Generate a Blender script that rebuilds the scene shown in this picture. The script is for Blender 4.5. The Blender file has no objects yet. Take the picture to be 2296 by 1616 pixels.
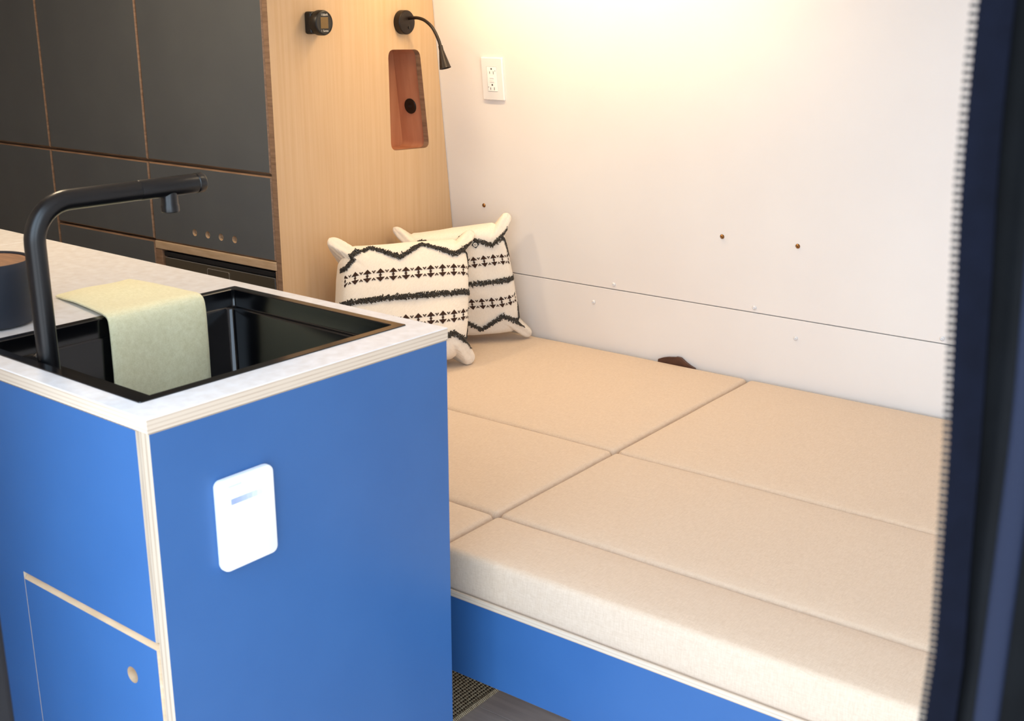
import bpy, bmesh, math, random
from mathutils import Vector, Matrix, noise
C = bpy.context.scene.collection
S = bpy.context.scene
rnd = random.Random(7)

# ---------------------------------------------------------------- camera, world, light, exposure
cam = bpy.data.cameras.new('camera')
cam.sensor_width = 36.0
cam.lens = 2661.85 / 2296 * 36.0
cam.dof.use_dof = True
cam.dof.focus_distance = 2.9
cam.dof.aperture_fstop = 11.0
cam.clip_start = 0.02
co = bpy.data.objects.new('camera', cam)
C.objects.link(co)
co.location = (0, 0, 1.38)
co.rotation_euler = (math.radians(90 - 16.793), 0, math.radians(37.166))
S.camera = co

w = bpy.data.worlds.new('sky'); S.world = w; w.use_nodes = True
nt = w.node_tree; nt.nodes.clear()
wo = nt.nodes.new('ShaderNodeOutputWorld'); bg = nt.nodes.new('ShaderNodeBackground')
tc = nt.nodes.new('ShaderNodeTexCoord'); sx = nt.nodes.new('ShaderNodeSeparateXYZ')
cr = nt.nodes.new('ShaderNodeValToRGB'); mr = nt.nodes.new('ShaderNodeMapRange')
mr.inputs[1].default_value = -1; mr.inputs[2].default_value = 1
nt.links.new(tc.outputs['Generated'], sx.inputs[0]); nt.links.new(sx.outputs[2], mr.inputs[0])
nt.links.new(mr.outputs[0], cr.inputs[0]); nt.links.new(cr.outputs[0], bg.inputs[0]); nt.links.new(bg.outputs[0], wo.inputs[0])
e = cr.color_ramp.elements
e[0].position = 0.0; e[0].color = (.30, .31, .33, 1)
e[1].position = 1.0; e[1].color = (.57, .76, 1.0, 1)
a = e.new(.49); a.color = (.40, .42, .45, 1)
a = e.new(.52); a.color = (.72, .86, 1.0, 1)
SKY = 5.3
bg.inputs[1].default_value = SKY

def area(name, loc, rot, sx_, sy_, energy, col, portal=False):
    l = bpy.data.lights.new(name, 'AREA'); l.shape = 'RECTANGLE'; l.size = sx_; l.size_y = sy_
    l.energy = energy; l.color = col
    if portal: l.cycles.is_portal = True
    o = bpy.data.objects.new(name, l); C.objects.link(o); o.location = loc; o.rotation_euler = rot
    return o
# daylight comes in through the open side door; portal only guides the sampling of the sky
area('door_portal', (-.25, .44, .93), (math.radians(90), 0, 0), 2.30, 1.86, 1, (1, 1, 1), True)
# warm strip under the locker above the bed
area('locker_strip_light', (-1.70, 2.36, 1.585), (math.radians(16), 0, 0), .85, .03, 5.2, (1.0, .74, .42))
# warm ceiling spots of the cabin
for i, (x, y) in enumerate([(-2.35, 1.35), (-1.2, 1.95)]):
    area('ceiling_light', (x, y, 1.87), (0, 0, 0), .16, .16, (8.0, 1.5)[i], (1.0, .78, .52))

S.view_settings.view_transform = 'Standard'; S.view_settings.look = 'None'
S.view_settings.gamma = 1; S.view_settings.use_curve_mapping = False
S.view_settings.exposure = 0.0

# ---------------------------------------------------------------- materials
def lin(r, g, b):
    f = lambda c: (c/255/12.92) if c/255 <= .04045 else ((c/255+.055)/1.055)**2.4
    return (f(r), f(g), f(b), 1)

def mat(name, col, rough=.5, metal=0, spec=.5, var=None, scale=(1, 1, 1), amt=.5, nscale=20, bump=0, bscale=200, bstretch=(1, 1, 1), detail=4, sheen=0, emit=None, coat=0):
    m = bpy.data.materials.new(name); m.use_nodes = True
    n = m.node_tree.nodes; l = m.node_tree.links; b = n['Principled BSDF']
    b.inputs['Base Color'].default_value = col; b.inputs['Roughness'].default_value = rough
    b.inputs['Metallic'].default_value = metal; b.inputs['Specular IOR Level'].default_value = spec
    if sheen: b.inputs['Sheen Weight'].default_value = sheen
    if coat: b.inputs['Coat Weight'].default_value = coat; b.inputs['Coat Roughness'].default_value = .08
    t = n.new('ShaderNodeTexCoord')
    if var:
        mp = n.new('ShaderNodeMapping'); mp.inputs['Scale'].default_value = scale
        ns = n.new('ShaderNodeTexNoise'); ns.inputs['Scale'].default_value = nscale; ns.inputs['Detail'].default_value = detail
        r = n.new('ShaderNodeValToRGB'); r.color_ramp.elements[0].color = var; r.color_ramp.elements[1].color = col
        r.color_ramp.elements[0].position = .5-amt/2; r.color_ramp.elements[1].position = .5+amt/2
        l.new(t.outputs['Object'], mp.inputs[0]); l.new(mp.outputs[0], ns.inputs['Vector'])
        l.new(ns.outputs[0], r.inputs[0]); l.new(r.outputs[0], b.inputs['Base Color'])
    if bump:
        mp2 = n.new('ShaderNodeMapping'); mp2.inputs['Scale'].default_value = bstretch
        n2 = n.new('ShaderNodeTexNoise'); n2.inputs['Scale'].default_value = bscale; n2.inputs['Detail'].default_value = 3
        bp = n.new('ShaderNodeBump'); bp.inputs['Strength'].default_value = bump; bp.inputs['Distance'].default_value = .001
        l.new(t.outputs['Object'], mp2.inputs[0]); l.new(mp2.outputs[0], n2.inputs['Vector'])
        l.new(n2.outputs[0], bp.inputs['Height']); l.new(bp.outputs[0], b.inputs['Normal'])
    if emit:
        b.inputs['Emission Color'].default_value = emit[0]; b.inputs['Emission Strength'].default_value = emit[1]
    return m

def ply_mat(name, axis, c1=(232, 212, 186), c2=(198, 170, 140), scale=170, off=0.0):
    """birch plywood edge: thin layers along one axis plus end-grain noise"""
    m = mat(name, lin(*c1), .55)
    n = m.node_tree.nodes; l = m.node_tree.links; b = n['Principled BSDF']; t = n['Texture Coordinate']
    sp = n.new('ShaderNodeSeparateXYZ'); l.new(t.outputs['Object'], sp.inputs[0])
    mu = n.new('ShaderNodeMath'); mu.operation = 'MULTIPLY_ADD'; mu.inputs[1].default_value = scale; mu.inputs[2].default_value = off
    l.new(sp.outputs['XYZ'.index(axis)], mu.inputs[0])
    fr = n.new('ShaderNodeMath'); fr.operation = 'FRACT'; l.new(mu.outputs[0], fr.inputs[0])
    r = n.new('ShaderNodeValToRGB'); e = r.color_ramp.elements
    e[0].position = 0; e[0].color = lin(*c1); e[1].position = 1; e[1].color = lin(*c1)
    for p, c in ((.45, c1), (.6, c2), (.78, c2), (.9, c1)): x = e.new(p); x.color = lin(*c)
    l.new(fr.outputs[0], r.inputs[0])
    ns = n.new('ShaderNodeTexNoise'); ns.inputs['Scale'].default_value = 60
    mp = n.new('ShaderNodeMapping'); s = [.25, .25, .25]; s['XYZ'.index(axis)] = 6; mp.inputs['Scale'].default_value = s
    l.new(t.outputs['Object'], mp.inputs[0]); l.new(mp.outputs[0], ns.inputs['Vector'])
    mx = n.new('ShaderNodeMix'); mx.data_type = 'RGBA'; mx.blend_type = 'MIX'
    l.new(ns.outputs[0], mx.inputs[0]); l.new(r.outputs[0], mx.inputs[6]); mx.inputs[7].default_value = lin(*c1)
    l.new(mx.outputs[2], b.inputs['Base Color'])
    return m

M = {}
M['blue'] = mat('blue_laminate', lin(54, 100, 156), .42, var=lin(50, 96, 152), nscale=6, amt=.4, bump=.05, bscale=900)
M['dark'] = mat('charcoal_laminate', lin(94, 97, 98), .6, var=lin(88, 91, 93), nscale=5, amt=.4, bump=.04, bscale=700)
M['plyz'] = ply_mat('plywood_edge_layers_z', 'Z', c1=(220, 202, 180), c2=(190, 164, 138))
M['plyx'] = ply_mat('plywood_edge_layers_x', 'X', c1=(196, 178, 156), c2=(150, 124, 100), scale=110, off=.35)
M['plyb'] = mat('brown_plywood_edge', lin(170, 136, 108), .6, var=lin(118, 90, 68), nscale=40, scale=(.3, 1, 3))
M['ply'] = mat('birch_plywood', lin(216, 188, 155), .55, var=lin(188, 156, 120), nscale=16, scale=(1, 1, 6))
M['wood'] = mat('oak_veneer', lin(214, 184, 148), .5, var=lin(200, 164, 122), nscale=6, scale=(1, 15, .45), amt=.7, detail=9, bump=.12, bscale=60, bstretch=(1, 14, .3))
M['niche_shade'] = mat('niche_shade_veneer', lin(204, 146, 112), .5, var=lin(186, 124, 90), nscale=7, scale=(8, 8, .6), amt=.6, detail=8)  # veneer reddened and darkened to paint in the niche's shade and interreflection
M['wall'] = mat('white_wall_panel', lin(240, 236, 232), .38, var=lin(236, 231, 227), nscale=3, amt=.4, bump=.02, bscale=500, bstretch=(1, 1, 6))
M['white'] = mat('white_laminate', lin(238, 238, 238), .4)
M['screw'] = mat('white_painted_screw', lin(225, 225, 226), .3)
M['counter'] = mat('marbled_white_laminate', lin(243, 241, 240), .33, var=lin(232, 227, 223), nscale=55, amt=.35, detail=7)
M['fabric'] = mat('oatmeal_upholstery', lin(222, 200, 176), .92, spec=.2, var=lin(200, 174, 147), nscale=420, amt=.5, detail=5, bump=.55, bscale=900, sheen=.15)
def weave(m, c1, c2, f=520, g=45, amt=.5, bump=.5):
    n = m.node_tree.nodes; l = m.node_tree.links; b = n['Principled BSDF']; t = n['Texture Coordinate']
    outs = []
    for sc in ((g, f, f), (f, g, g)):
        mp = n.new('ShaderNodeMapping'); mp.inputs['Scale'].default_value = sc
        ns = n.new('ShaderNodeTexNoise'); ns.inputs['Scale'].default_value = 1.0; ns.inputs['Detail'].default_value = 2
        l.new(t.outputs['Object'], mp.inputs[0]); l.new(mp.outputs[0], ns.inputs['Vector']); outs.append(ns.outputs[0])
    av = n.new('ShaderNodeMath'); av.operation = 'ADD'; l.new(outs[0], av.inputs[0]); l.new(outs[1], av.inputs[1])
    hf = n.new('ShaderNodeMath'); hf.operation = 'MULTIPLY'; hf.inputs[1].default_value = .5; l.new(av.outputs[0], hf.inputs[0])
    r = n.new('ShaderNodeValToRGB'); e = r.color_ramp.elements
    e[0].position = .5-amt/2; e[0].color = c2; e[1].position = .5+amt/2; e[1].color = c1
    l.new(hf.outputs[0], r.inputs[0]); l.new(r.outputs[0], b.inputs['Base Color'])
    bp = n.new('ShaderNodeBump'); bp.inputs['Strength'].default_value = bump; bp.inputs['Distance'].default_value = .0008
    l.new(hf.outputs[0], bp.inputs['Height']); l.new(bp.outputs[0], b.inputs['Normal'])
weave(M['fabric'], lin(226, 205, 182), lin(206, 181, 155), f=640, g=90, amt=.5, bump=.45)
M['pillow'] = mat('cream_cotton', lin(246, 236, 220), .95, spec=.15, var=lin(238, 226, 208), nscale=300, amt=.5, bump=.5, bscale=700, sheen=.2)
weave(M['pillow'], lin(247, 239, 226), lin(228, 214, 196), f=900, g=120, amt=.6, bump=.5)
M['print'] = mat('brown_embroidery', lin(62, 44, 36), .95, spec=.1)
M['yarn'] = mat('charcoal_yarn', lin(100, 93, 84), 1, spec=.1, var=lin(66, 61, 56), nscale=180, amt=.5)
M['black'] = mat('satin_black_metal', lin(22, 22, 24), .34)
M['faucet'] = mat('matt_black_faucet', lin(9, 9, 11), .3, spec=.5)
M['sink'] = mat('gloss_black_steel', lin(8, 8, 10), .16, spec=.6)
M['blackp'] = mat('black_plastic', lin(8, 7, 7), .42)
M['bronze'] = mat('dark_bronze_metal', lin(32, 22, 17), .42, metal=.3)
M['screen'] = mat('olive_screen', lin(112, 84, 34), .25)
M['letter'] = mat('white_lettering', lin(235, 230, 220), .5)
M['brass'] = mat('antique_brass', lin(150, 108, 66), .28, metal=1)
M['hole'] = mat('dark_slot', lin(40, 30, 22), .8)
M['towel'] = mat('sage_linen', lin(238, 232, 192), .95, spec=.1, var=lin(218, 210, 166), nscale=90, scale=(1, 7, 1), amt=.5, bump=.5, bscale=360, bstretch=(1, 1.6, 1), sheen=.15)
weave(M['towel'], lin(250, 245, 208), lin(226, 218, 172), f=520, g=110, amt=.5, bump=1.0)
M['stone'] = mat('navy_stoneware', lin(27, 33, 44), .6)
M['lid'] = mat('walnut_lid', lin(168, 118, 78), .5, var=lin(130, 86, 54), nscale=20, scale=(1, 8, 1))
M['steel'] = mat('brushed_dark_steel', lin(118, 112, 98), .38, metal=.85, bump=.05, bscale=90, bstretch=(1, 1, 30))
M['chrome'] = mat('bright_steel_edge', lin(225, 224, 220), .2, metal=.9)
M['leather'] = mat('brown_leather', lin(92, 58, 42), .5, var=lin(70, 42, 30), nscale=50)
M['rug'] = mat('olive_brown_jute', lin(228, 206, 170), 1, spec=.1, var=lin(180, 156, 124), nscale=120, amt=.5)
M['rugdark'] = mat('dark_jute_base', lin(48, 38, 30), 1, spec=.05)
M['floor'] = mat('grey_wood_vinyl', lin(232, 214, 203), .45, var=lin(192, 174, 165), nscale=5, scale=(.9, 14, 1), amt=.6, detail=9)
M['navy'] = mat('navy_curtain_cloth', lin(11, 14, 26), .85, spec=.08, var=lin(8, 10, 20), nscale=60, amt=.5, bump=.5, bscale=500)
M['mesh'] = mat('charcoal_net_cloth', lin(13, 15, 18), .7, spec=.12, var=lin(8, 9, 11), nscale=30, amt=.5, bump=.3, bscale=600)
M['fold_light'] = mat('fold_light_blue', lin(20, 27, 46), .6, spec=.2, bump=.3, bscale=400)  # bluish light along the curtain fold, put into the colour
M['tooth'] = mat('black_zip_plastic', lin(8, 8, 11), .45)
M['rubber'] = mat('black_rubber', lin(16, 17, 22), .6)
M['device'] = mat('bright_white_plastic', lin(250, 252, 252), .35)
M['tape'] = mat('frosted_diffuser', lin(250, 240, 220), .5)
for i in range(6):
    k = i/6; M['bar%d' % i] = mat('grey_blue_print', lin(int(105+140*k), int(130+118*k), int(180+70*k)), .5)

# ---------------------------------------------------------------- helpers
def tag(o, label=None, cat=None, group=None, kind=None):
    if label: o['label'] = label
    if cat: o['category'] = cat
    if group: o['group'] = group
    if kind: o['kind'] = kind
    return o
def thing(name, loc, label, cat, group=None, rot=(0, 0, 0), kind=None):
    o = bpy.data.objects.new(name, None); o.empty_display_size = .05
    C.objects.link(o); o.location = loc; o.rotation_euler = rot
    return tag(o, label, cat, group, kind)
def link(name, bm, mats, parent=None, smooth=False, loc=None, rot=None):
    me = bpy.data.meshes.new(name)
    bmesh.ops.recalc_face_normals(bm, faces=bm.faces[:])
    bm.to_mesh(me); bm.free()
    for m in (mats if isinstance(mats, (list, tuple)) else [mats]): me.materials.append(m)
    if smooth:
        for p in me.polygons: p.use_smooth = True
        if smooth is not True:
            me.set_sharp_from_angle(angle=math.radians(smooth))
    o = bpy.data.objects.new(name, me); C.objects.link(o)
    if parent: o.parent = parent
    if loc: o.location = loc
    if rot: o.rotation_euler = rot
    return o
def bx(bm, x0, x1, y0, y1, z0, z1, bev=0, seg=2, mi=0):
    r = bmesh.ops.create_cube(bm, size=1)
    vs = r['verts']
    for v in vs:
        v.co = Vector(((x0+x1)/2+v.co.x*(x1-x0), (y0+y1)/2+v.co.y*(y1-y0), (z0+z1)/2+v.co.z*(z1-z0)))
    es = list({e for v in vs for e in v.link_edges})
    for f in {f for v in vs for f in v.link_faces}: f.material_index = mi
    if bev: bmesh.ops.bevel(bm, geom=es, offset=bev, segments=seg, profile=.5, affect='EDGES', clamp_overlap=True)
    return bm
def box(name, x0, x1, y0, y1, z0, z1, m, parent=None, bev=0, seg=2):
    bm = bmesh.new(); bx(bm, x0, x1, y0, y1, z0, z1, bev, seg)
    o = link(name, bm, m, parent, smooth=(True if bev else False))
    if bev:
        wn = o.modifiers.new('weighted_normals', 'WEIGHTED_NORMAL'); wn.keep_sharp = True
    return o
def lathe(bm, prof, n=32, mtx=Matrix(), mi=0):
    rings = []
    for r, z in prof:
        if r < 1e-6: rings.append([bm.verts.new(mtx @ Vector((0, 0, z)))])
        else: rings.append([bm.verts.new(mtx @ Vector((r*math.cos(2*math.pi*i/n), r*math.sin(2*math.pi*i/n), z))) for i in range(n)])
    for A, B in zip(rings, rings[1:]):
        for i in range(n):
            j = (i+1) % n
            if len(A) == 1 and len(B) > 1: f = bm.faces.new((A[0], B[i], B[j]))
            elif len(B) == 1 and len(A) > 1: f = bm.faces.new((A[i], A[j], B[0]))
            elif len(A) > 1: f = bm.faces.new((A[i], A[j], B[j], B[i]))
            f.material_index = mi
    return bm
def tube(bm, pts, rad, n=16, cap=True):
    pts = [Vector(p) for p in pts]; rings = []
    up = None
    for i, p in enumerate(pts):
        d = (pts[min(i+1, len(pts)-1)]-pts[max(i-1, 0)]).normalized()
        if up is None: up = d.orthogonal().normalized()
        up = (up-d*up.dot(d)).normalized(); s = d.cross(up)
        r = rad[i] if isinstance(rad, (list, tuple)) else rad
        rings.append([bm.verts.new(p+(up*math.cos(2*math.pi*k/n)+s*math.sin(2*math.pi*k/n))*r) for k in range(n)])
    for A, B in zip(rings, rings[1:]):
        for k in range(n): bm.faces.new((A[k], A[(k+1) % n], B[(k+1) % n], B[k]))
    if cap: bm.faces.new(rings[0][::-1]); bm.faces.new(rings[-1])
    return bm
def rrect(u0, u1, v0, v1, r, n=5):
    p = []
    for cu, cv, a0 in ((u1-r, v1-r, 0), (u0+r, v1-r, 90), (u0+r, v0+r, 180), (u1-r, v0+r, 270)):
        for k in range(n+1):
            a = math.radians(a0+90*k/n); p.append((cu+r*math.cos(a), cv+r*math.sin(a)))
    return p
def rpoly(pts, r, n=5):
    """round the corners of a convex polygon"""
    out = []
    N = len(pts)
    for i in range(N):
        a, b, c = Vector(pts[i-1]), Vector(pts[i]), Vector(pts[(i+1) % N])
        d1, d2 = (a-b).normalized(), (c-b).normalized()
        p, q = b+d1*r, b+d2*r
        for k in range(n+1):
            t = k/n; out.append(tuple((1-t)**2*p+2*t*(1-t)*b+t*t*q))
    return out
def circ(cu, cv, r, n=24): return [(cu+r*math.cos(2*math.pi*k/n), cv+r*math.sin(2*math.pi*k/n)) for k in range(n)]
def plate(bm, outer, holes, w0, w1, mp, front=0, side=1, back=1, inner=None, cham=0, outer_front=None):
    """solid slab with holes; mp maps (u,v,w) to xyz; w1 is the visible face; outer_front = chamfered front outline"""
    def fill(loops, wv, mi):
        es = []; vl = []
        for lp in loops:
            vs = [bm.verts.new(mp(u, v, wv)) for u, v in lp]
            es += [bm.edges.new((vs[i], vs[(i+1) % len(vs)])) for i in range(len(vs))]; vl.append(vs)
        if len(loops) == 1: fs = [bm.faces.new(vl[0])]
        else: fs = [g for g in bmesh.ops.triangle_fill(bm, use_beauty=True, use_dissolve=False, edges=es)['geom'] if isinstance(g, bmesh.types.BMFace)]
        for f in fs: f.material_index = mi
        return vl
    of = outer_front or outer
    F = fill([of]+holes, w1, front); B = fill([outer]+holes, w0, back)
    def ring(A, Bv, mi):
        n = len(A)
        for i in range(n):
            f = bm.faces.new((A[i], A[(i+1) % n], Bv[(i+1) % n], Bv[i])); f.material_index = mi
    if outer_front:
        mid = [bm.verts.new(mp(u, v, w1-cham)) for u, v in outer]
        ring(F[0], mid, side); ring(mid, B[0], side)
    else: ring(F[0], B[0], side)
    for A, Bv in zip(F[1:], B[1:]): ring(A, Bv, side if inner is None else inner)
    return bm
def rect(u0, u1, v0, v1): return [(u0, v0), (u1, v0), (u1, v1), (u0, v1)]
M_HOLE = M['ply']
def slab_door(name, x0, x1, z0, z1, y, t, m_face, m_edge, parent, cham=.0025, holes=(), lift=0):
    """door facing -y with chamfered plywood edges; y = front plane"""
    bm = bmesh.new()
    plate(bm, rect(x0, x1, z0, z1), list(holes), -t, 0, lambda u, v, w_: Vector((u, y-w_, v)), 0, 1, 1, inner=2,
          cham=cham, outer_front=rect(x0+cham, x1-cham, z0+cham, z1-cham))
    return link(name, bm, [m_face, m_edge, M_HOLE], parent)
def text(body, size, m, parent, loc, rot, name='lettering', sxy=(1, 1)):
    cu = bpy.data.curves.new(name, 'FONT'); cu.body = body; cu.size = size; cu.align_x = 'CENTER'; cu.align_y = 'CENTER'; cu.extrude = .0001
    t = bpy.data.objects.new('tmp', cu); C.objects.link(t)
    dg = bpy.context.evaluated_depsgraph_get(); me = bpy.data.meshes.new_from_object(t.evaluated_get(dg))
    bpy.data.objects.remove(t); me.materials.clear(); me.materials.append(m)
    o = bpy.data.objects.new(name, me); C.objects.link(o); o.parent = parent; o.location = loc; o.rotation_euler = rot
    o.scale = (sxy[0], sxy[1], 1)
    return o

# ---------------------------------------------------------------- the setting
LEAN = .112
ANG = math.atan(LEAN)
def wall_y(z): return 2.708-LEAN*(z-.45)

fl = thing('floor', (0, 0, 0), 'grey wood-grain vinyl floor planks', None, kind='structure')
k = 0
y = .45
while y < 2.75:
    bm = bmesh.new(); bx(bm, -4.2, 1.1, y+.0006, min(y+.15, 2.78)-.0006, -.03, 0, .0006, 1)
    link('plank', bm, M['floor'], fl); y += .15

wb = thing('wall_back', (0, 2.708, .45), 'white laminate van wall of two panels leaning inward', None, rot=(ANG, 0, 0), kind='structure')
# local z runs up the wall, local -y into the room
zs = .178/math.cos(ANG)
box('panel', -4.2, 1.1, 0, .02, zs+.0013, 1.50, M['wall'], wb, .0012, 2)
box('panel', -4.2, 1.1, 0, .02, -.47, zs-.0013, M['wall'], wb, .0012, 2)
box('batten', -4.2, 1.1, .021, .04, zs-.05, zs+.05, M['plyb'], wb)
def bolt(x, z, m, r, name, label):
    bm = bmesh.new()
    lathe(bm, [(0, .0002), (r*1.25, 0), (r*1.25, .0008), (r*.95, .0022), (r*.75, .0038), (r*.45, .0044), (r*.42, .003), (0, .003)], 20,
          Matrix.Rotation(math.radians(90), 4, 'X'))
    o = link(name, bm, m, wb, True, loc=(x, 0, (z-.45)/math.cos(ANG))); o['label'] = label
for x, z in ((-2.123, .819), (-1.359, .816), (-1.156, .816)): bolt(x, z, M['brass'], .0048, 'bolt', 'small round brass bolt head')
for x, z in ((-1.757, .582), (-1.688, .643), (-1.269, .642), (-1.156, .579), (-.798, .641), (-2.3, .643), (-.4, .641)):
    bolt(x, z, M['screw'], .0048, 'screw', 'small white screw head')

def struct(name, x0, x1, y0, y1, z0, z1, m, bev=0):
    o = box(name, x0, x1, y0, y1, z0, z1, m, None, bev); o['kind'] = 'structure'; return o
struct('ceiling', -4.2, 1.1, .44, 2.8, 1.90, 1.94, M['wall'])
struct('wall_rear', 1.1, 1.14, .44, 2.8, -.03, 1.94, M['wall'])
struct('wall_front', -4.24, -4.2, .44, 2.8, -.03, 1.94, M['wall'])
struct('wall_door_side', -4.2, -1.40, .44, .49, -.03, 1.94, M['wall'])
struct('shade_post_1', -1.005, -.968, .44, .50, -.03, 1.94, M['rubber'], .01)  # thin post added for the dark blurred edge and its shade on the galley
struct('wall_door_header', -1.40, .9, .44, .49, 1.86, 1.94, M['wall'])
struct('wall_door_jamb', .9, 1.1, .44, .49, -.03, 1.94, M['wall'])

# ---------------------------------------------------------------- wood partition at the head of the bed
PX = -2.249
pt = thing('partition_panel', (PX, 2.0, 0), 'tall oak veneered plywood panel at the head of the bed', 'panel')
bm = bmesh.new()
zt = 1.898
outer = [(2.0, 0.0), (wall_y(0)-.0015, 0.0), (wall_y(zt)-.0015, zt), (2.0, zt)]
niche = rpoly([(2.417, 1.258), (2.418, .989), (2.577, .984), (2.544, 1.255)], .022)
plate(bm, outer, [niche], 0, .018, lambda u, v, w_: Vector((w_-.018, u-2.0, v)), 0, 1, 0)
link('board', bm, [M['wood'], M['plyb']], pt)
# niche box behind the opening
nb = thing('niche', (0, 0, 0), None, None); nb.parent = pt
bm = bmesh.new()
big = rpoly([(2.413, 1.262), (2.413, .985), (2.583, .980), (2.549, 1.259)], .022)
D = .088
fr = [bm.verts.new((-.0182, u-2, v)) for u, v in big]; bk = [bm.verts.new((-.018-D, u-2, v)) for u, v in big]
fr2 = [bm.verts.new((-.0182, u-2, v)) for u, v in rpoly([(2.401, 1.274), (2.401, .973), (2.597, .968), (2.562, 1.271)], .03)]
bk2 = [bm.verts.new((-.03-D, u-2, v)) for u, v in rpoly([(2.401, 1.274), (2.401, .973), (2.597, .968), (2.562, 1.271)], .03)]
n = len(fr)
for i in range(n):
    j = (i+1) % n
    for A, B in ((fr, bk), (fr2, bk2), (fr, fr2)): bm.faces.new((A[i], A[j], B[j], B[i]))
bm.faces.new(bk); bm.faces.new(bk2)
o = link('niche_box', bm, M['niche_shade'], pt, 30); o['label'] = 'wood lining of the cut-out niche, its reddish shade put into the colour'
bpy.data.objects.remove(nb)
# round socket on the far side wall of the niche
side_a = math.atan2(2.583-2.549, 1.259-.980)
sk = thing('socket', (PX-.060, 2.5686-.0008, 1.097), 'black round charging socket inside the wooden niche', 'socket', rot=(side_a, 0, 0))
bm = bmesh.new(); lathe(bm, [(0, 0), (.0215, 0), (.0215, .0016), (.020, .0026), (.017, .0020), (0, .0018)], 32, Matrix.Rotation(math.radians(90), 4, 'X'))
link('bezel', bm, M['blackp'], sk, 30)
box('port', -.007, .007, -.0030, -.0016, -.003, .003, M['rubber'], sk, .0005, 1)

# gooseneck reading lamp
lp = thing('reading_lamp', (PX, 2.473, 1.328), 'dark bronze gooseneck reading lamp on a round base above the niche', 'lamp')
RX = Matrix.Rotation(math.radians(90), 4, 'Y')
bm = bmesh.new(); lathe(bm, [(0, 0), (.0315, 0), (.0315, .019), (.0300, .0212), (.0280, .022), (0, .022)], 48, RX); link('base', bm, M['bronze'], lp, 30)
bm = bmesh.new(); lathe(bm, [(0, .0), (.0035, 0), (.0035, .0018), (0, .0022)], 16, RX); link('switch', bm, M['blackp'], lp, 30, loc=(.022, .005, -.014))
P = [(.020, .006, .010), (.034, .006, .0115), (.054, .005, .0115), (.074, .004, .0075), (.092, .003, -.001), (.108, .002, -.013), (.121, .001, -.029), (.131, .001, -.047), (.1385, 0, -.066)]
def smooth_path(P, k=6):
    out = []; P = [Vector(p) for p in P]
    for i in range(len(P)-1):
        a, b, c, d = P[max(i-1, 0)], P[i], P[i+1], P[min(i+2, len(P)-1)]
        for j in range(k):
            t = j/k; out.append(.5*((2*b)+(c-a)*t+(2*a-5*b+4*c-d)*t*t+(3*b-a-3*c+d)*t**3))
    return out+[P[-1]]
SP = smooth_path(P, 10)
bm = bmesh.new(); tube(bm, SP, [.0042+.0003*(i % 2) for i in range(len(SP))], 14); link('gooseneck', bm, M['bronze'], lp, True)
d = (Vector((.153, -.001, -.115))-Vector(P[-1])).normalized()
q = Vector((0, 0, 1)).rotation_difference(d).to_matrix().to_4x4(); mt = Matrix.Translation(Vector(P[-1])-d*.008) @ q
bm = bmesh.new(); lathe(bm, [(0, 0), (.0058, 0), (.0062, .013), (.0068, .015), (.0150, .057), (.0158, .060), (.0150, .0602), (.0125, .056), (.0060, .030), (0, .030)], 36, mt)
link('lamp_shade', bm, M['bronze'], lp, 35)

# round battery display
dp = thing('round_display', (PX, 2.143, 1.331), 'small black round gauge with an olive screen on the oak panel', 'gauge')
box('backplate', 0, .024, -.026, .026, -.027, .027, M['blackp'], dp, .006, 3)
bm = bmesh.new(); lathe(bm, [(0, .02), (.0285, .02), (.0305, .026), (.0305, .040), (.0290, .044), (.0265, .0455), (.0258, .0445), (0, .0445)], 48, RX); link('housing', bm, M['blackp'], dp, 35)
box('screen', .0443, .0452, -.013, .013, -.0135, .0135, M['screen'], dp, .0008, 1)
RT = (math.radians(90), 0, math.radians(90))
text('I-blank', .0085, M['letter'], dp, (.0449, .001, .0195), RT)
text('I  Suntec', .0068, M['letter'], dp, (.0449, .001, -.0190), RT)

# ---------------------------------------------------------------- dark tall cabinets
CY = 2.0
def unit(loc, label): return thing('tall_cabinet', loc, label, 'cabinet', 'charcoal kitchen cabinets')
def carcass(p, x0, x1, z0=0, z1=1.898, oy=.020, dep=.60):
    bm = bmesh.new(); t = .012
    bx(bm, x0, x0+t, oy, dep+.02, z0, z1); bx(bm, x1-t, x1, oy, dep+.02, z0, z1); bx(bm, x0, x1, dep, dep+.02, z0, z1)
    bx(bm, x0, x1, oy, dep, z0, z0+.05); bx(bm, x0, x1, oy, dep, z1-.02, z1); bx(bm, x0+t, x1-t, oy, dep, .955, .973); bx(bm, x0+t, x1-t, oy+.001, dep, .74, .752)
    return link('carcass', bm, M['plyb'], p)
g = .0018
ch = .0034
# left unit
c1 = unit((-3.70, CY, 0), 'charcoal cabinet farthest left, with one door above and one below')
carcass(c1, 0, .469)
slab_door('door', g, .469-g, .969, 1.895, 0, .018, M['dark'], M['plyb'], c1, ch)
slab_door('door', g, .469-g, .06, .9625, 0, .018, M['dark'], M['plyb'], c1, ch)
# middle unit
c2 = unit((-3.230, CY, 0), 'middle charcoal cabinet with two drawer fronts under its tall door')
carcass(c2, 0, .464)
slab_door('door', g, .464-g, .969, 1.895, 0, .018, M['dark'], M['plyb'], c2, ch)
slab_door('drawer', g, .464-g, .7495, .9625, 0, .018, M['dark'], M['plyb'], c2, ch)
slab_door('drawer', g, .464-g, .40, .7435, 0, .018, M['dark'], M['plyb'], c2, ch)
slab_door('drawer', g, .464-g, .06, .394, 0, .018, M['dark'], M['plyb'], c2, ch)
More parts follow.
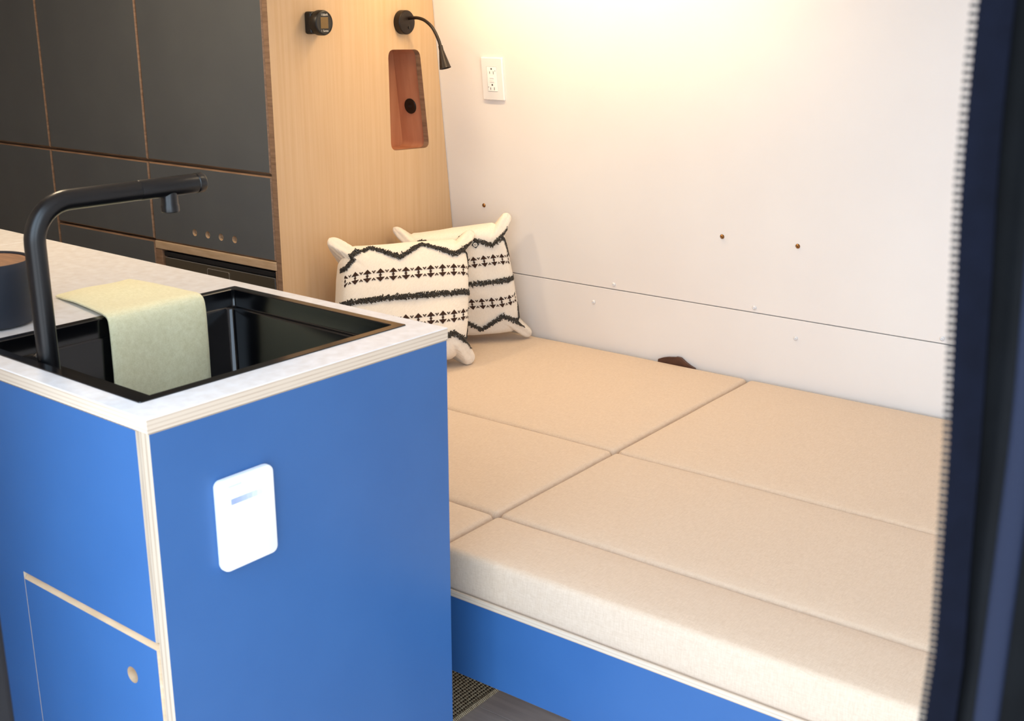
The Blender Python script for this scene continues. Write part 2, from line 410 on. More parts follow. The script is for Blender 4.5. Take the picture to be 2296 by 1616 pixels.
# right unit
c3 = unit((-2.765, CY, 0), 'charcoal cabinet beside the oak panel with four vent holes above the fridge')
W3 = .496
carcass(c3, 0, W3, dep=.36)
slab_door('door', g, W3-g, .969, 1.895, 0, .018, M['dark'], M['plyb'], c3, ch)
hs = [circ(x, .7865, .0095, 20) for x in (.178, .232, .286, .340)]
slab_door('vent_panel', g, W3-g, .747, .9625, 0, .010, M['dark'], M['plyb'], c3, ch, holes=hs)
o = box('vent_backing', .02, W3-.02, .0105, .0175, .757, .95, M['ply'], c3)
o = box('rail', .0, W3, -.001, .017, .7225, .7455, M['ply'], c3, .003, 2); o['label'] = 'pale plywood rail'
o = box('post', .0, .028, 0, .018, .06, .722, M['plyb'], c3, .0015, 1)
o = box('post', W3-.006, W3, 0, .018, .06, .722, M['plyb'], c3, .0015, 1)
# built-in fridge
f3 = thing('built_in_fridge', (-2.735, CY, .12), 'dark steel built-in fridge door under the vent holes', 'fridge')
box('body', .002, .458, .022, .34, 0, .598, M['blackp'], f3, .002, 1)
box('top_trim', .004, .456, .002, .022, .585, .598, M['rubber'], f3, .0015, 1)
box('door_frame', .006, .454, .004, .024, .002, .5825, M['chrome'], f3, .0012, 1)
box('door_panel', .0078, .4522, .0015, .012, .004, .5808, M['steel'], f3, .001, 1)
bm = bmesh.new(); plate(bm, rrect(.188, .278, .480, .5745, .006), [rrect(.1895, .2765, .4815, .573, .005)], 0, .0012, lambda u, v, w_: Vector((u, .0014-w_, v)), 0, 0, 0)
o = link('latch_frame', bm, M['chrome'], f3)
bm = bmesh.new(); plate(bm, rrect(.1905, .2755, .4825, .572, .005), [], 0, .0008, lambda u, v, w_: Vector((u, .0014-w_, v)), 0, 0, 0)
link('latch', bm, M['steel'], f3)

# ---------------------------------------------------------------- galley block by the door
GA = math.radians(-1.7)
GO = Vector((-1.162, .806, 0))
def G(x, y, z=0):  # galley frame: x,y given as if unrotated world coordinates
    v = Matrix.Rotation(GA, 3, 'Z') @ Vector((x-GO.x, y-GO.y, 0)); return (GO.x+v.x, GO.y+v.y, z)
def gthing(name, x, y, z, label, cat, rz=0, group=None): return thing(name, G(x, y, z), label, cat, group, rot=(0, 0, GA+rz))
kc = gthing('kitchen_cabinet', GO.x, GO.y, 0, 'bright blue galley cabinet with pale plywood edges by the door', 'cabinet')
L = -1.70; DY = .540
bm = bmesh.new()   # side panel facing the bed
plate(bm, rect(0.0, DY, .03, .8815), [], 0, .018, lambda u, v, w_: Vector((w_-.018, u, v)), 0, 1, 0, cham=.0015, outer_front=rect(0.0015, DY-.0015, .0315, .8800))
link('side_panel', bm, [M['blue'], M['plyx']], kc)
box('back_panel', L, -.0185, DY-.018, DY, .03, .8815, M['blue'], kc)
box('plinth', L+.02, -.03, .03, DY-.02, 0, .06, M['dark'], kc)
box('left_side_panel', L, L+.018, .0, DY-.018, .03, .8815, M['blue'], kc)
# upper fixed front with bevel on its right edge, notched for the lower door
bm = bmesh.new()
xr = -.0195; xd = -.347; zd = .588
plate(bm, [(xd-.0006, .03), (xd-.0006, zd), (xr, zd), (xr, .8812), (L+.02, .8812), (L+.02, .03)][::-1], [], 0, .018, lambda u, v, w_: Vector((u, .018-w_, v)), 0, 1, 1,
      cham=.006, outer_front=[(xd-.0007, .031), (xd-.0007, zd+.001), (xr-.0065, zd+.001), (xr-.0065, .8802), (L+.0205, .8802), (L+.0205, .0305)][::-1])
link('front_panel', bm, [M['blue'], M['plyx']], kc)
bm = bmesh.new()
plate(bm, rect(xd, xr, .062, zd-.004), [circ(-.088, .5185, .0118, 28)], 0, .018, lambda u, v, w_: Vector((u, .018-w_, v)), 0, 1, 1,
      cham=.006, outer_front=rect(xd+.0006, xr-.0065, .0625, zd-.0105))
link('lower_door', bm, [M['blue'], M['ply']], kc)
box('slot_rail', xd-.02, xr, .0185, .03, .55, .62, M['ply'], kc)
box('finger_hole_stop', -.12, -.055, .024, .030, .49, .548, M['ply'], kc)

# worktop: white laminate on plywood with a cut-out
wt = gthing('worktop', GO.x, GO.y, .882, 'white marbled worktop with a plywood edge around the black sink', 'worktop')
SX0, SX1, SY0, SY1 = -.474, -.057, .030, .510     # sink outline in the galley frame
xs = -1.145
def worktop_piece(name, x0, x1, holes):
    bm = bmesh.new()
    plate(bm, rect(x0, x1, -.001, DY+.0006), holes, 0, .0172, lambda u, v, w_: Vector((u, v, w_)), 1, 1, 1)
    ob = link(name, bm, [M['counter'], M['plyz']], wt)
    bm = bmesh.new()
    plate(bm, rect(x0, x1, -.001, DY+.0006), holes, .0172, .0184, lambda u, v, w_: Vector((u, v, w_)), 0, 0, 0, cham=.0006,
          outer_front=rect(x0+.0006, x1-.0006, -.0004, DY))
    link('laminate', bm, [M['counter']], ob)
worktop_piece('board', xs+.0012, .001, [rect(SX0+.004, SX1-.004, SY0+.004, SY1-.004)])
worktop_piece('board', L, xs-.0012, [])

# sink
sn = gthing('sink', GO.x, GO.y, .9, 'square black inset sink sunk in the white worktop', 'sink')
def loops_mesh(lps):
    bm = bmesh.new(); R = []
    for (u0, u1, v0, v1, r, z) in lps: R.append([bm.verts.new((u, v, z)) for u, v in rrect(u0, u1, v0, v1, r, 6)])
    for A, B in zip(R, R[1:]):
        n = len(A)
        for i in range(n): bm.faces.new((A[i], A[(i+1) % n], B[(i+1) % n], B[i]))
    return bm, R
rw = .016
ix0, ix1, iy0, iy1 = SX0+rw, SX1-rw, SY0+rw, SY1-rw
bm, R = loops_mesh([(SX0, SX1, SY0, SY1, .003, .0006), (SX0+.0004, SX1-.0004, SY0+.0004, SY1-.0004, .003, .0020), (ix0-.0012, ix1+.0012, iy0-.0012, iy1+.0012, .006, .0020), (ix0, ix1, iy0, iy1, .006, .0005), (ix0, ix1, iy0, iy1, .006, -.006)])
link('rim', bm, M['sink'], sn, 35)
bx0, bx1, by0, by1 = ix0+.003, ix1-.009, iy0+.060, iy1-.009
bm, R = loops_mesh([(ix0, ix1, iy0, iy1, .006, -.006), (ix0, ix1, iy0, iy1, .006, -.026), (ix0+.001, ix1-.001, iy0+.001, iy1-.001, .006, -.028), (bx0, bx1, by0, by1, .012, -.028), (bx0+.002, bx1-.002, by0+.002, by1-.002, .012, -.031),
                    (bx0+.003, bx1-.003, by0+.003, by1-.003, .013, -.185), (bx0+.010, bx1-.010, by0+.010, by1-.010, .013, -.197), (bx0+.025, bx1-.025, by0+.025, by1-.025, .013, -.200)])
bm.faces.new(R[-1])
link('basin', bm, M['sink'], sn, 50)
bm = bmesh.new(); lathe(bm, [(.043, .0), (.045, .002), (.040, .003), (.030, .001), (.012, -.0), (0, .001)], 32); link('drain', bm, M['sink'], sn, 30, loc=((bx0+bx1)/2, (by0+by1)/2, -.1995))

# faucet
fz = gthing('faucet', -1.486, .870, .873, 'black angular pipe faucet rising from the sink deck', 'faucet', rz=math.radians(-2.0))
H = 1.118-.873; R_ = .0145
pts = [(0, 0, 0), (0, 0, H-.075)]
rb = .055
for k in range(1, 13):
    a_ = math.radians(90*k/12); pts.append((0, rb*(1-math.cos(a_)), H-rb+rb*math.sin(a_)))
pts.insert(2, (0, 0, H-rb))
pts += [(0, .10, H), (0, .165, H)]
bm = bmesh.new(); tube(bm, pts, R_, 32); link('neck', bm, M['faucet'], fz, 40)
bm = bmesh.new(); tube(bm, [(0, .1655, H), (0, .167, H), (0, .260, H), (0, .263, H), (0, .264, H), (0, .274, H), (0, .2765, H)], [.0143, .0148, .0148, .0142, .0152, .0152, .0135], 32); link('spray_head', bm, M['faucet'], fz, 35)
bm = bmesh.new(); lathe(bm, [(.0125, .012), (.0125, -.018), (.0135, -.020), (.0135, -.0285), (.0125, -.0295), (.010, -.0295), (.0095, -.027), (0, -.027)], 32, Matrix.Translation((0, .216, H-.008))); link('nozzle', bm, M['faucet'], fz, 35)

# canister
cn = gthing('canister', -1.735, .92, .901, 'navy round stoneware pot with a brown lid left of the faucet', 'pot')
bm = bmesh.new(); lathe(bm, [(0, 0), (.058, 0), (.066, .004), (.070, .014), (.070, .088), (.0695, .098), (.068, .100), (.0655, .098), (.065, .020), (0, .012)], 64); link('body', bm, M['stone'], cn, 40)
bm = bmesh.new(); lathe(bm, [(0, .088), (.0645, .088), (.0648, .0955), (.063, .097), (0, .0975)], 64); link('lid', bm, M['lid'], cn, 30)

# wall-mounted white device
dv = gthing('tank_monitor', GO.x, .9375, .7285, 'white rounded rectangular control unit on the blue cabinet side', 'control unit')
bm = bmesh.new()
R = []
for (h, i, r) in ((0, .0015, .009), (.004, 0, .010), (.010, 0, .010), (.0125, .0008, .0095), (.0140, .0028, .008)):
    R.append([bm.verts.new((h+.0003, u, v)) for u, v in rrect(-.0455+i, .0455-i, -.064+i, .064-i, r, 6)])
for A, B in zip(R, R[1:]):
    for i in range(len(A)): bm.faces.new((A[i], A[(i+1) % len(A)], B[(i+1) % len(A)], B[i]))
bm.faces.new(R[0]); bm.faces.new(R[-1])
link('housing', bm, M['device'], dv, 40)
bms = [bmesh.new() for _ in range(6)]
for i in range(30):
    u = -.0275+i*.0017
    bx(bms[i//5], .0143, .01445, u, u+.0011, .0285, .0365)
for i, b in enumerate(bms): link('level_bar', b, M['bar%d' % i], dv)
bm = bmesh.new()
for i in range(9): bx(bm, .0143, .0144, -.0300+i*.0023, -.0300+i*.0023+.0016, .0530, .0555)
link('printed_mark', bm, M['bar4'], dv)

# towel over the sink edge
tw = gthing('towel', -1.622, 1.155, .9, 'folded sage green linen towel draped over the sink edge', 'towel')
prof = []   # distance along cloth -> (x,z) in a section across the sink edge
prof = [(-.185, .004), (-.15, .0055), (-.11, .0070), (-.07, .0065), (-.035, .0065), (-.012, .0072), (.004, .0060), (.013, .0005), (.0165, -.010), (.018, -.03), (.0185, -.06), (.0190, -.09), (.0190, -.12), (.0185, -.15), (.018, -.178)]
prof = [(p.x, p.y) for p in [Vector((q.x, q.y)) for q in smooth_path([(a_, b_, 0) for a_, b_ in prof], 4)]]
ny = 40
bm = bmesh.new(); top = []; bot = []
W0, W1 = -.110, .072
for i, (px_, pz_) in enumerate(prof):
    a_, b_ = prof[max(i-1, 0)], prof[min(i+1, len(prof)-1)]
    t_ = Vector((b_[0]-a_[0], b_[1]-a_[1])).normalized(); nn = Vector((-t_.y, t_.x))
    rt, rb2 = [], []
    s = i/(len(prof)-1)
    for j in range(ny+1):
        v_ = j/ny
        flat = max(0, min(1, (-.0-px_)/.185))
        yy = W0+(W1-W0)*v_
        yy += .038*flat*(1-v_)*(1-flat*.2)*1.0-.004*flat      # the lying end tapers and skews
        xx = px_ + (.004*math.sin(9*v_+1) if flat > .9 else 0)
        if s > .45: yy += -.006*(s-.45)*(1-v_)*2
        k = noise.noise(Vector((px_*14, yy*14, pz_*14)))
        lift = .0022*k+(.004*flat*math.sin(math.pi*v_)*(.5+.5*math.sin(px_*38)))
        if px_ > .01: lift = .0012*k+.0016*math.sin(v_*9+1.0)*min(1, -pz_*12 if pz_ < 0 else 0)
        e_ = min(v_, 1-v_, .08)/.08; th = .0016+.0022*math.sqrt(max(0, 1-(1-e_)**2))
        if flat > .9: th *= .8
        c = Vector((xx+nn.x*(lift+.0), yy, pz_+nn.y*lift))
        rt.append(bm.verts.new(c+Vector((nn.x*th, 0, nn.y*th)))); rb2.append(bm.verts.new(c-Vector((nn.x*th*.6, 0, nn.y*th*.6))))
    top.append(rt); bot.append(rb2)
for G_ in (top, bot):
    for i in range(len(G_)-1):
        for j in range(ny): bm.faces.new((G_[i][j], G_[i][j+1], G_[i+1][j+1], G_[i+1][j]))
for i in range(len(top)-1):
    for j in (0, ny): bm.faces.new((top[i][j], top[i+1][j], bot[i+1][j], bot[i][j]))
for i in (0, len(top)-1):
    for j in range(ny): bm.faces.new((top[i][j], top[i][j+1], bot[i][j+1], bot[i][j]))
link('cloth', bm, M['towel'], tw, 60)

# ---------------------------------------------------------------- bed
bed = thing('bed_platform', (PX, 1.469, 0), 'blue bed platform with a plywood rim under the cushions', 'bed')
bl = 1.97
bm = bmesh.new()
plate(bm, rect(.001, bl, .203, .369), [], 0, .018, lambda u, v, w_: Vector((u, .018-w_, v)), 0, 1, 1, cham=.0005, outer_front=rect(.0015, bl-.0005, .2035, .3555))
link('front_board', bm, [M['blue'], M['ply']], bed)
bm = bmesh.new(); bx(bm, .001, bl, .0006, .0185, .3565, .3695, .001, 1); o = link('edge_strip', bm, M['plyz'], bed); o['label'] = 'pale plywood rim strip'
o.location.y = -.0022
box('slat_base', .001, bl, .019, 1.236, .352, .3695, M['ply'], bed)
bm = bmesh.new(); bx(bm, .001, bl, .62, .638, 0.0, .351); bx(bm, bl-.018, bl, .638, 1.236, 0, .351); link('bench_box', bm, M['blue'], bed)
box('end_board', bl-.018, bl, .019, .62, .203, .351, M['blue'], bed)

def cushion(x0, x1, y0, y1, label, seed, z0=.3705, z1=.450):
    o = thing('seat_cushion', ((x0+x1)/2, (y0+y1)/2, z0), label, 'cushion', 'oatmeal bed cushions')
    hx, hy, h = (x1-x0)/2, (y1-y0)/2, z1-z0
    r = .0125
    def axis(hh, step):
        a = [-hh, -hh+r*.12, -hh+r*.3, -hh+r*.6, -hh+r]
        n = max(2, int((2*hh-2*r)/step)); a += [-hh+r+(2*hh-2*r)*i/n for i in range(1, n)]
        return a+[-x for x in a[:5]][::-1]
    ax, ay = axis(hx, .03), axis(hy, .03)
    bm = bmesh.new()
    def edge(d):  # drop of the rounded edge at distance d from the side
        d = min(d, r); return r-math.sqrt(max(0, r*r-(r-d)**2))
    T = []
    for xx in ax:
        row = []
        for yy in ay:
            dx, dy = hx-abs(xx), hy-abs(yy)
            rr = math.hypot(max(0, r-dx), max(0, r-dy)); rr = min(rr, r)
            z = h-(r-math.sqrt(r*r-rr*rr))
            cr_ = (1-(xx/hx)**4)*(1-(yy/hy)**4)
            z += .003*cr_-.001+.0016*noise.noise(Vector((xx*5+seed*7, yy*5, seed)))*cr_
            # pull the corner verts in so that the plan has rounded corners
            px_, py_ = xx, yy
            ex, ey = max(0, r-dx), max(0, r-dy)
            if ex > 0 and ey > 0:
                m_ = math.hypot(ex, ey)
                if m_ > r:
                    px_ = math.copysign(hx-r+ex*r/m_, xx); py_ = math.copysign(hy-r+ey*r/m_, yy)
            wv = .0012*noise.noise(Vector((xx*7, yy*7, seed*3.3)))
            row.append(bm.verts.new((px_+(wv if dy > .05 and dx < r else 0), py_+(wv if dx > .05 and dy < r else 0), z)))
        T.append(row)
    for i in range(len(ax)-1):
        for j in range(len(ay)-1): bm.faces.new((T[i][j], T[i+1][j], T[i+1][j+1], T[i][j+1]))
    per = [T[i][0] for i in range(len(ax))]+[T[-1][j] for j in range(1, len(ay))]+[T[i][-1] for i in range(len(ax)-2, -1, -1)]+[T[0][j] for j in range(len(ay)-2, 0, -1)]
    prev = per
    for zz in (h*.55, h*.25, .006, 0):
        ins = .003 if zz == 0 else (.0-.0012*math.sin(math.pi*zz/h))
        cur = []
        for v in per:
            s = Vector((v.co.x/hx, v.co.y/hy))
            cur.append(bm.verts.new((v.co.x*(1-ins/hx), v.co.y*(1-ins/hy), zz)))
        for i in range(len(per)):
            j = (i+1) % len(per); bm.faces.new((prev[i], prev[j], cur[j], cur[i]))
        prev = cur
    bm.faces.new(prev)
    link('cover', bm, M['fabric'], o, 75)
    return o
gx = .0022; XS = -1.277; XR = -.285; XL = PX+.003
rows = [(1.467, 1.637), (1.637, 2.054), (2.054, 2.6995)]
lb = [['front cushion left of the long seam, mostly hidden behind the blue cabinet', 'long narrow front cushion nearest the door, pale in the daylight'],
      ['middle cushion beside the blue cabinet corner, left of the long seam', 'middle-row cushion right of the long seam'],
      ['large back cushion with the two throw pillows standing on it', 'large back cushion along the white wall near the dark curtain']]
for r_, (y0, y1) in enumerate(rows):
    cushion(XL, XS-gx, y0+gx*.6, y1-gx*.6, lb[r_][0], r_*2+1)
    cushion(XS+gx, XR, y0+gx*.6, y1-gx*.6, lb[r_][1], r_*2+2)

# leather strap loop
st = thing('leather_strap', (-1.49, 2.7035, .46), 'brown leather strap end poking up between cushion and white wall', 'strap')
bm = bmesh.new()
o2 = [(-.060, -.03), (-.058, -.007), (-.045, -.001), (-.030, .0035), (-.012, .0065), (.002, .0082), (.010, .0080), (.016, .0045), (.028, -.003), (.040, -.009), (.054, -.014), (.054, -.03)]
plate(bm, o2, [], -.0055, .0005, lambda u, v, w_: Vector((u, w_, v)), 0, 0, 0)
link('strap', bm, M['leather'], st)
bm = bmesh.new(); ed = [(-.002, .0092), (.011, .0092), (.017, .0056), (.029, -.002), (.041, -.008), (.056, -.0135)]
rr = []
for i, (x, z) in enumerate(ed):
    rr.append([bm.verts.new((x, -.0085, z)), bm.verts.new((x, .0005, z)), bm.verts.new((x-.002, .0005, z-.0012)), bm.verts.new((x-.007, -.0085, z-.0068))])
for A, B in zip(rr, rr[1:]):
    for k in range(4): bm.faces.new((A[k], A[(k+1) % 4], B[(k+1) % 4], B[k]))
bm.faces.new(rr[0]); bm.faces.new(rr[-1])
ob = link('folded_edge', bm, M['leather'], st, 40)

# ---------------------------------------------------------------- throw pillows
def pillow(TL, TR, BL, BR, thick, label, seed, tagpos=None):
    TL, TR, BL, BR = map(Vector, (TL, TR, BL, BR))
    org = (BL+BR)/2
    o = thing('throw_pillow', org, label, 'pillow', 'cream tufted throw pillows')
    nrm = ((TR-TL).cross(BL-TL)).normalized()
    camdir = Vector((0, 0, 1.0))-org
    if nrm.dot(camdir) < 0: nrm = -nrm
    def P_(u, v, side=1, off=0.0):
        s, t = 2*u-1, 2*v-1
        m_ = max(abs(s), abs(t))
        s2, t2 = s, t
        if m_ > .3:
            L_ = math.hypot(s, t); dx, dy = abs(s)/L_, abs(t)/L_
            bow = .03*(1-min(dx, dy)*1.41)          # sides bulge a little between the corners
            body = min((.83+bow*.6)/max(dx, 1e-6), (.875+bow)/max(dy, 1e-6))
            if min(dx, dy) > .6: body -= .10*((min(dx, dy)-.6)/.107)
            cxx, cyy, rr_ = .898, .902, .092
            b_ = dx*cxx+dy*cyy; disc = b_*b_-(cxx*cxx+cyy*cyy-rr_*rr_)
            R_o = body
            if disc > 0:
                lobe = b_+math.sqrt(disc)
                k_ = 30; R_o = math.log(math.exp(k_*body)+math.exp(k_*lobe))/k_ if lobe > body-.3 else body
            f = R_o/(L_/m_)
            f = 1+(f-1)*((m_-.3)/.7)**3
            s2, t2 = s*f, t*f
        uu, vv = (s2+1)/2, (t2+1)/2
        p = (TL*(1-uu)*(1-vv)+TR*uu*(1-vv)+BL*(1-uu)*vv+BR*uu*vv)
        bs, bt = 1-abs(s)**3.2, 1-abs(t)**3.2
        h = thick*(max(bs, 0)*max(bt, 0))**(.5+.5*max(0, abs(s*t)-.45)/.55)
        # seam is soft: corners keep a little body
        edge = min(1, max(0, (1-abs(s))/.06))*min(1, max(0, (1-abs(t))/.06))
        h += .009*math.sqrt(edge) if edge > 0 else 0
        wr = noise.noise(Vector((u*3.1+seed, v*3.1, seed*2.0)))*.006+noise.noise(Vector((u*8+seed, v*8, seed)))*.002
        h += wr*min(1, bs*bt*2)
        sag = -.013*math.sin(math.pi*u**.7)*(1-v)**3
        return p-org+nrm*(side*h+side*off)+Vector((0, 0, sag))
    N = 84
    bm = bmesh.new(); grid = {}
    def par(i): # denser near the borders
        x = i/N; return .5-.5*math.cos(math.pi*x)*.55+(.0 if False else 0)+(x-.5)*.45-(0)
    U = [max(0, min(1, par(i))) for i in range(N+1)]
    U[0] = 0; U[-1] = 1
    for sd in (1, -1):
        for i in range(N+1):
            for j in range(N+1):
                border = i in (0, N) or j in (0, N)
                if sd == -1 and border: grid[(sd, i, j)] = grid[(1, i, j)]
                else: grid[(sd, i, j)] = bm.verts.new(P_(U[i], U[j], sd))
        for i in range(N):
            for j in range(N): bm.faces.new((grid[(sd, i, j)], grid[(sd, i+1, j)], grid[(sd, i+1, j+1)], grid[(sd, i, j+1)]))
    link('cover', bm, M['pillow'], o, True)
    # embroidered bands
    def band(v0):
        bm = bmesh.new()
        def poly(pts):
            cx = sum(a for a, b in pts)/len(pts); cy = sum(b for a, b in pts)/len(pts)
            cl = lambda a: min(max(a, .006), .994)
            vs = [bm.verts.new(P_(cl(a), b, 1, .0016)) for a, b in pts]; c = bm.verts.new(P_(cl(cx), cy, 1, .0018))
            for q_ in range(len(vs)): bm.faces.new((vs[q_], vs[(q_+1) % len(vs)], c))
        n = 12; per = 1/n
        for k in range(n):
            c = (k+.5)*per; A = per*.34
            for sg in (-1, 1):
                poly([(c-A, v0+sg*.015), (c+A, v0+sg*.015), (c, v0+sg*.047)])
                poly([(c-per*.06, v0+sg*.015), (c+per*.06, v0+sg*.015), (c+per*.06, v0+sg*.009), (c-per*.06, v0+sg*.009)])
                cc = c+per/2
                if cc < 1:
                    w_ = per*.17
                    poly([(cc-w_, v0+sg*.034), (cc-w_*.3, v0+sg*.034), (cc, v0+sg*.024), (cc, v0+sg*.014)])
                    poly([(cc+w_, v0+sg*.034), (cc+w_*.3, v0+sg*.034), (cc, v0+sg*.024), (cc, v0+sg*.014)])
            poly([(c-per*.13, v0), (c, v0-.0105), (c+per*.13, v0), (c, v0+.0105)])
        link('embroidered_band', bm, M['print'], o)
    band(.315); band(.655)
    def tuft(path, name='tufted_line'):
        bm = bmesh.new()
        pts = []
        for (a, b) in zip(path, path[1:]):
            L_ = (P_(*b)-P_(*a)).length; n = max(2, int(L_/.0011))
            pts += [(a[0]+(b[0]-a[0])*i/n, a[1]+(b[1]-a[1])*i/n) for i in range(n)]
        for (u, v) in pts:
            for _ in range(4):
                du, dv = rnd.gauss(0, .006), max(-.017, min(.017, rnd.gauss(0, .0105)))
                uu = min(max(u+du, .004), .996); vv = v+dv
                base = P_(uu, vv, 1, -.001); tip = P_(min(max(uu+rnd.gauss(0, .005), .002), .998), vv+rnd.gauss(0, .006), 1, .0035+abs(rnd.gauss(0, .0018)))
                d_ = tip-base
                if d_.length < 1e-4: continue
                s1 = d_.orthogonal().normalized(); s2 = d_.normalized().cross(s1)
                r_ = .0014+.0006*rnd.random()
                ra = [bm.verts.new(base+(s1*math.cos(q_)+s2*math.sin(q_))*r_) for q_ in (0, 2.1, 4.2)]
                rb_ = [bm.verts.new(tip+(s1*math.cos(q_)+s2*math.sin(q_))*r_*.8) for q_ in (0, 2.1, 4.2)]
                for k in range(3): bm.faces.new((ra[k], ra[(k+1) % 3], rb_[(k+1) % 3], rb_[k]))
                bm.faces.new(rb_)
        ob = link(name, bm, M['yarn'], o); ob['kind'] = 'stuff'
    tuft([(.004, .205), (.05, .215), (.22, .075), (.42, .19), (.58, .075), (.80, .20), (.955, .115), (.995, .28)])
    tuft([(.004, .485), (.995, .485)])
    tuft([(.004, .70), (.045, .80), (.20, .89), (.42, .77), (.58, .89), (.78, .77), (.96, .88), (.995, .74)])
    if tagpos:
        bm = bmesh.new(); c = P_(*tagpos, 1, .004)
        e1 = (TR-TL).normalized(); e2 = (BL-TL).normalized()
        def q4(r0, m_i, off):
            vs = [bm.verts.new(c+(e1*math.cos(a_)+e2*math.sin(a_))*r0+nrm*off) for a_ in [math.pi/2*k for k in range(4)]]
            vb = [bm.verts.new(v.co-nrm*.0008) for v in vs]
            for k in range(4): bm.faces.new((vs[k], vs[(k+1) % 4], vb[(k+1) % 4], vb[k])).material_index = m_i
            bm.faces.new(vs).material_index = m_i
        q4(.0105, 0, 0)
        for rr_, mi, of_ in ((.0058, 1, .0003), (.0030, 0, .0006), (.0016, 1, .0009)):
            vs = [bm.verts.new(c+(e1*math.cos(a_)+e2*math.sin(a_))*rr_+nrm*of_) for a_ in [math.pi/10*k for k in range(20)]]
            bm.faces.new(vs).material_index = mi
        ob = link('fabric_tag', bm, [M['rubber'], M['letter']], o); ob['label'] = 'tiny black diamond tag with a white ring'
    return o
pillow((-2.205, 2.118, .805), (-2.025, 2.505, .785), (-2.100, 1.985, .454), (-1.915, 2.365, .452), .056,
       'front tufted cream pillow, nearer the galley, overlapping the other', 1.3)
pillow((-2.228, 2.385, .790), (-1.975, 2.600, .826), (-2.195, 2.438, .452), (-1.945, 2.668, .453), .048,
       'rear tufted cream pillow in the corner against the white wall', 4.1, tagpos=(.665, .17))

# ---------------------------------------------------------------- wall outlet
def wall_thing(name, x, z, label, cat):
    return thing(name, (x, wall_y(z)-.0004, z), label, cat, rot=(ANG, 0, 0))
ot = wall_thing('wall_outlet', -2.0545, 1.179, 'white double power outlet on the white wall', 'outlet')
bm = bmesh.new(); hole = rrect(-.0172, .0172, -.0338, .0338, .002)
R = []
plate(bm, rrect(-.037, .037, -.058, .058, .003), [hole], 0, .0058, lambda u, v, w_: Vector((u, -w_, v)), 0, 0, 0, cham=.0025, outer_front=rrect(-.0345, .0345, -.0555, .0555, .003))
link('cover_plate', bm, M['white'], ot, 30)
box('receptacle', -.0165, .0165, -.0068, 0, -.0331, .0331, M['device'], ot, .001, 2)
for sgn, zc in ((1, .0215), (-1, -.0215)):
    for xx, hgt in ((-.0063, .0032), (.0063, .0040)):
        box('slot', xx-.0008, xx+.0008, -.00695, -.0060, zc-.004-hgt, zc-.004+hgt, M['hole'], ot)
    bm = bmesh.new(); lathe(bm, [(0, 0), (.0024, 0), (.0024, .0002), (0, .0002)], 14, Matrix.Rotation(math.radians(90), 4, 'X')); link('ground_hole', bm, M['hole'], ot, loc=(0, -.0068, zc+.0062))
box('test_button', -.0075, .0075, -.0078, -.006, .0010, .0058, M['white'], ot, .0006, 1)
box('reset_button', -.0075, .0075, -.0078, -.006, -.0090, -.0008, M['white'], ot, .0006, 1)
box('printed_mark', .0115, .0135, -.00688, -.0067, .0215, .0235, M['hole'], ot)
box('printed_mark', -.0145, -.0125, -.00688, -.0067, -.0225, -.0205, M['hole'], ot)

# overhead locker with light strip (above the frame; it casts the warm light)
lk = thing('overhead_locker', (-1.65, 2.42, 1.60), 'white overhead locker running above the bed', 'locker')
bm = bmesh.new(); bx(bm, -.585, 1.6, -.30, .12, 0, .295, .004, 2); link('body', bm, M['wall'], lk)
o = box('light_strip', -.49, .39, -.09, -.03, -.006, -.0005, M['tape'], lk, .002, 1)

# ---------------------------------------------------------------- rug
rg = thing('woven_rug', (-1.342, 1.40, 0), 'coarse brown woven jute rug on the aisle floor under the bed edge', 'rug')
rl, rwid = .80, .66
box('backing', -rl, 0, 0, rwid, .0005, .0045, M['rugdark'], rg)
pat = bmesh.new()
bmesh.ops.create_icosphere(pat, subdivisions=1, radius=1); pv = [v.co.copy() for v in pat.verts]; pf = [[v.index for v in f.verts] for f in pat.faces]; pat.free()
V, Fc = [], []
px = .0088; py = .0066
i = 0
nx, nyy = int(rl/px), int(rwid/py)
for a_ in range(nx):
    for b_ in range(nyy):
        x = -px*(a_+.5)+.0; yv = py*(b_+.5)+(py/2 if a_ % 2 else 0)
        if a_ % 1 == 0:
            base = len(V); jx, jy = rnd.uniform(-.0006, .0006), rnd.uniform(-.0006, .0006)
            for c in pv: V.append((x+jx+c.x*.0046+c.y*.0014, yv+jy+c.y*.0029-c.x*.0010, .0052+c.z*.0026))
            for f in pf: Fc.append([base+q_ for q_ in f])
me = bpy.data.meshes.new('weave'); me.from_pydata(V, [], Fc); me.materials.append(M['rug'])
for p in me.polygons: p.use_smooth = True
o = bpy.data.objects.new('weave', me); C.objects.link(o); o.parent = rg; o['kind'] = 'stuff'
bm = bmesh.new()
pe = []
for k in range(0, int(rwid/.0045)):
    tube(bm, [(-.004, k*.0045, .004), (.003, k*.0045+.0015, .009), (.006, k*.0045+.004, .003)], .0016, 6)
ob = link('bound_edge', bm, M['rug'], rg, True); ob['kind'] = 'stuff'

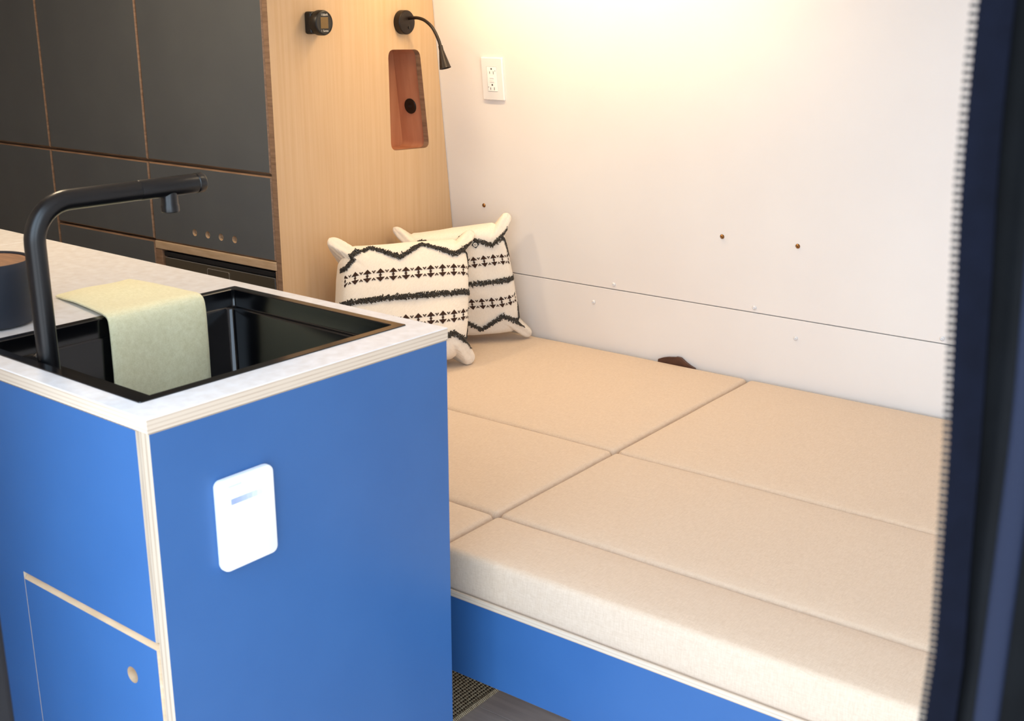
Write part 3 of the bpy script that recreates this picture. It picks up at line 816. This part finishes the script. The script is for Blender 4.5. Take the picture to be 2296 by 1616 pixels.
# ---------------------------------------------------------------- zipped door curtain
cu = thing('door_curtain', (-.155, .55, 0), 'black and navy zip-edged door curtain hanging at the right', 'curtain')
EDGE = [(.0, -.158), (.9, -.151), (1.026, -.153), (1.07, -.1515), (1.13, -.154), (1.176, -.156), (1.22, -.159), (1.271, -.162), (1.304, -.164), (1.351, -.165), (1.385, -.165), (1.6, -.163), (1.84, -.16)]
def ex(z):
    for (a, xa), (b, xb) in zip(EDGE, EDGE[1:]):
        if z <= b: return xa+(xb-xa)*(z-a)/(b-a)+.155
    return EDGE[-1][1]+.155
def curtain_strip(name, s0, s1, amp, m, ns=24, y_off=0, z0=.02, z1=1.84, th=.0014, ph=0):
    bm = bmesh.new(); Gf, Gb = [], []
    nz = 80
    for i in range(nz+1):
        z = z0+(z1-z0)*i/nz; rf, rb_ = [], []
        for j in range(ns+1):
            s = s0+(s1-s0)*j/ns
            k = min(1, max(0, (s-.004)/.02))
            yy = y_off+amp*k*(math.sin(s*150+ph+1.6*math.sin(z*3.0))+.5*noise.noise(Vector((s*40, z*4.5, 2))))
            xx = ex(z)+s+.003*k*noise.noise(Vector((s*20, z*6, 5)))
            rf.append(bm.verts.new((xx, yy-th/2, z))); rb_.append(bm.verts.new((xx, yy+th/2, z)))
        Gf.append(rf); Gb.append(rb_)
    for i in range(nz):
        for j in range(ns):
            bm.faces.new((Gf[i][j], Gf[i][j+1], Gf[i+1][j+1], Gf[i+1][j])); bm.faces.new((Gb[i][j], Gb[i][j+1], Gb[i+1][j+1], Gb[i+1][j]))
        for j in (0, ns): bm.faces.new((Gf[i][j], Gf[i+1][j], Gb[i+1][j], Gb[i][j]))
    for i in (0, nz):
        for j in range(ns): bm.faces.new((Gf[i][j], Gf[i][j+1], Gb[i][j+1], Gb[i][j]))
    return link(name, bm, m, cu, 60)
curtain_strip('net_cloth', .014, .26, .007, M['mesh'], 90, .001)
curtain_strip('zipper_tape', .0022, .0165, .0012, M['navy'], 6, -.0012)
# slanted cloth fold built as a band, its bluish light painted in
bm = bmesh.new(); V0 = []
for i in range(41):
    t_ = i/40; z = .55+(1.5-.55)*t_
    xc = .0355-.012*max(0, (z-1.2)/.3)
    ring = [(xc+math.cos(a_)*.0058, -.013+math.sin(a_)*.0035+.002*math.sin(z*7), z) for a_ in [2*math.pi*k/14 for k in range(14)]]
    V0.append([bm.verts.new(p) for p in ring])
for A, B in zip(V0, V0[1:]):
    for k in range(14): bm.faces.new((A[k], A[(k+1) % 14], B[(k+1) % 14], B[k]))
bm.faces.new(V0[0]); bm.faces.new(V0[-1])
link('lit_fold', bm, M['fold_light'], cu, 50)
bm = bmesh.new(); bx(bm, -.0024, .0026, -.0016, .0012, -.00085, .00085, .0004, 1)
t0 = link('zipper_tooth', bm, M['tooth'], cu)
z = .80; first = True
while z < 1.60:
    if first: t0.location = (ex(z)+.0008, 0, z); first = False
    else:
        c = t0.copy(); c.parent = cu; c.location = (ex(z)+.0008, 0, z); C.objects.link(c)
    z += .00355
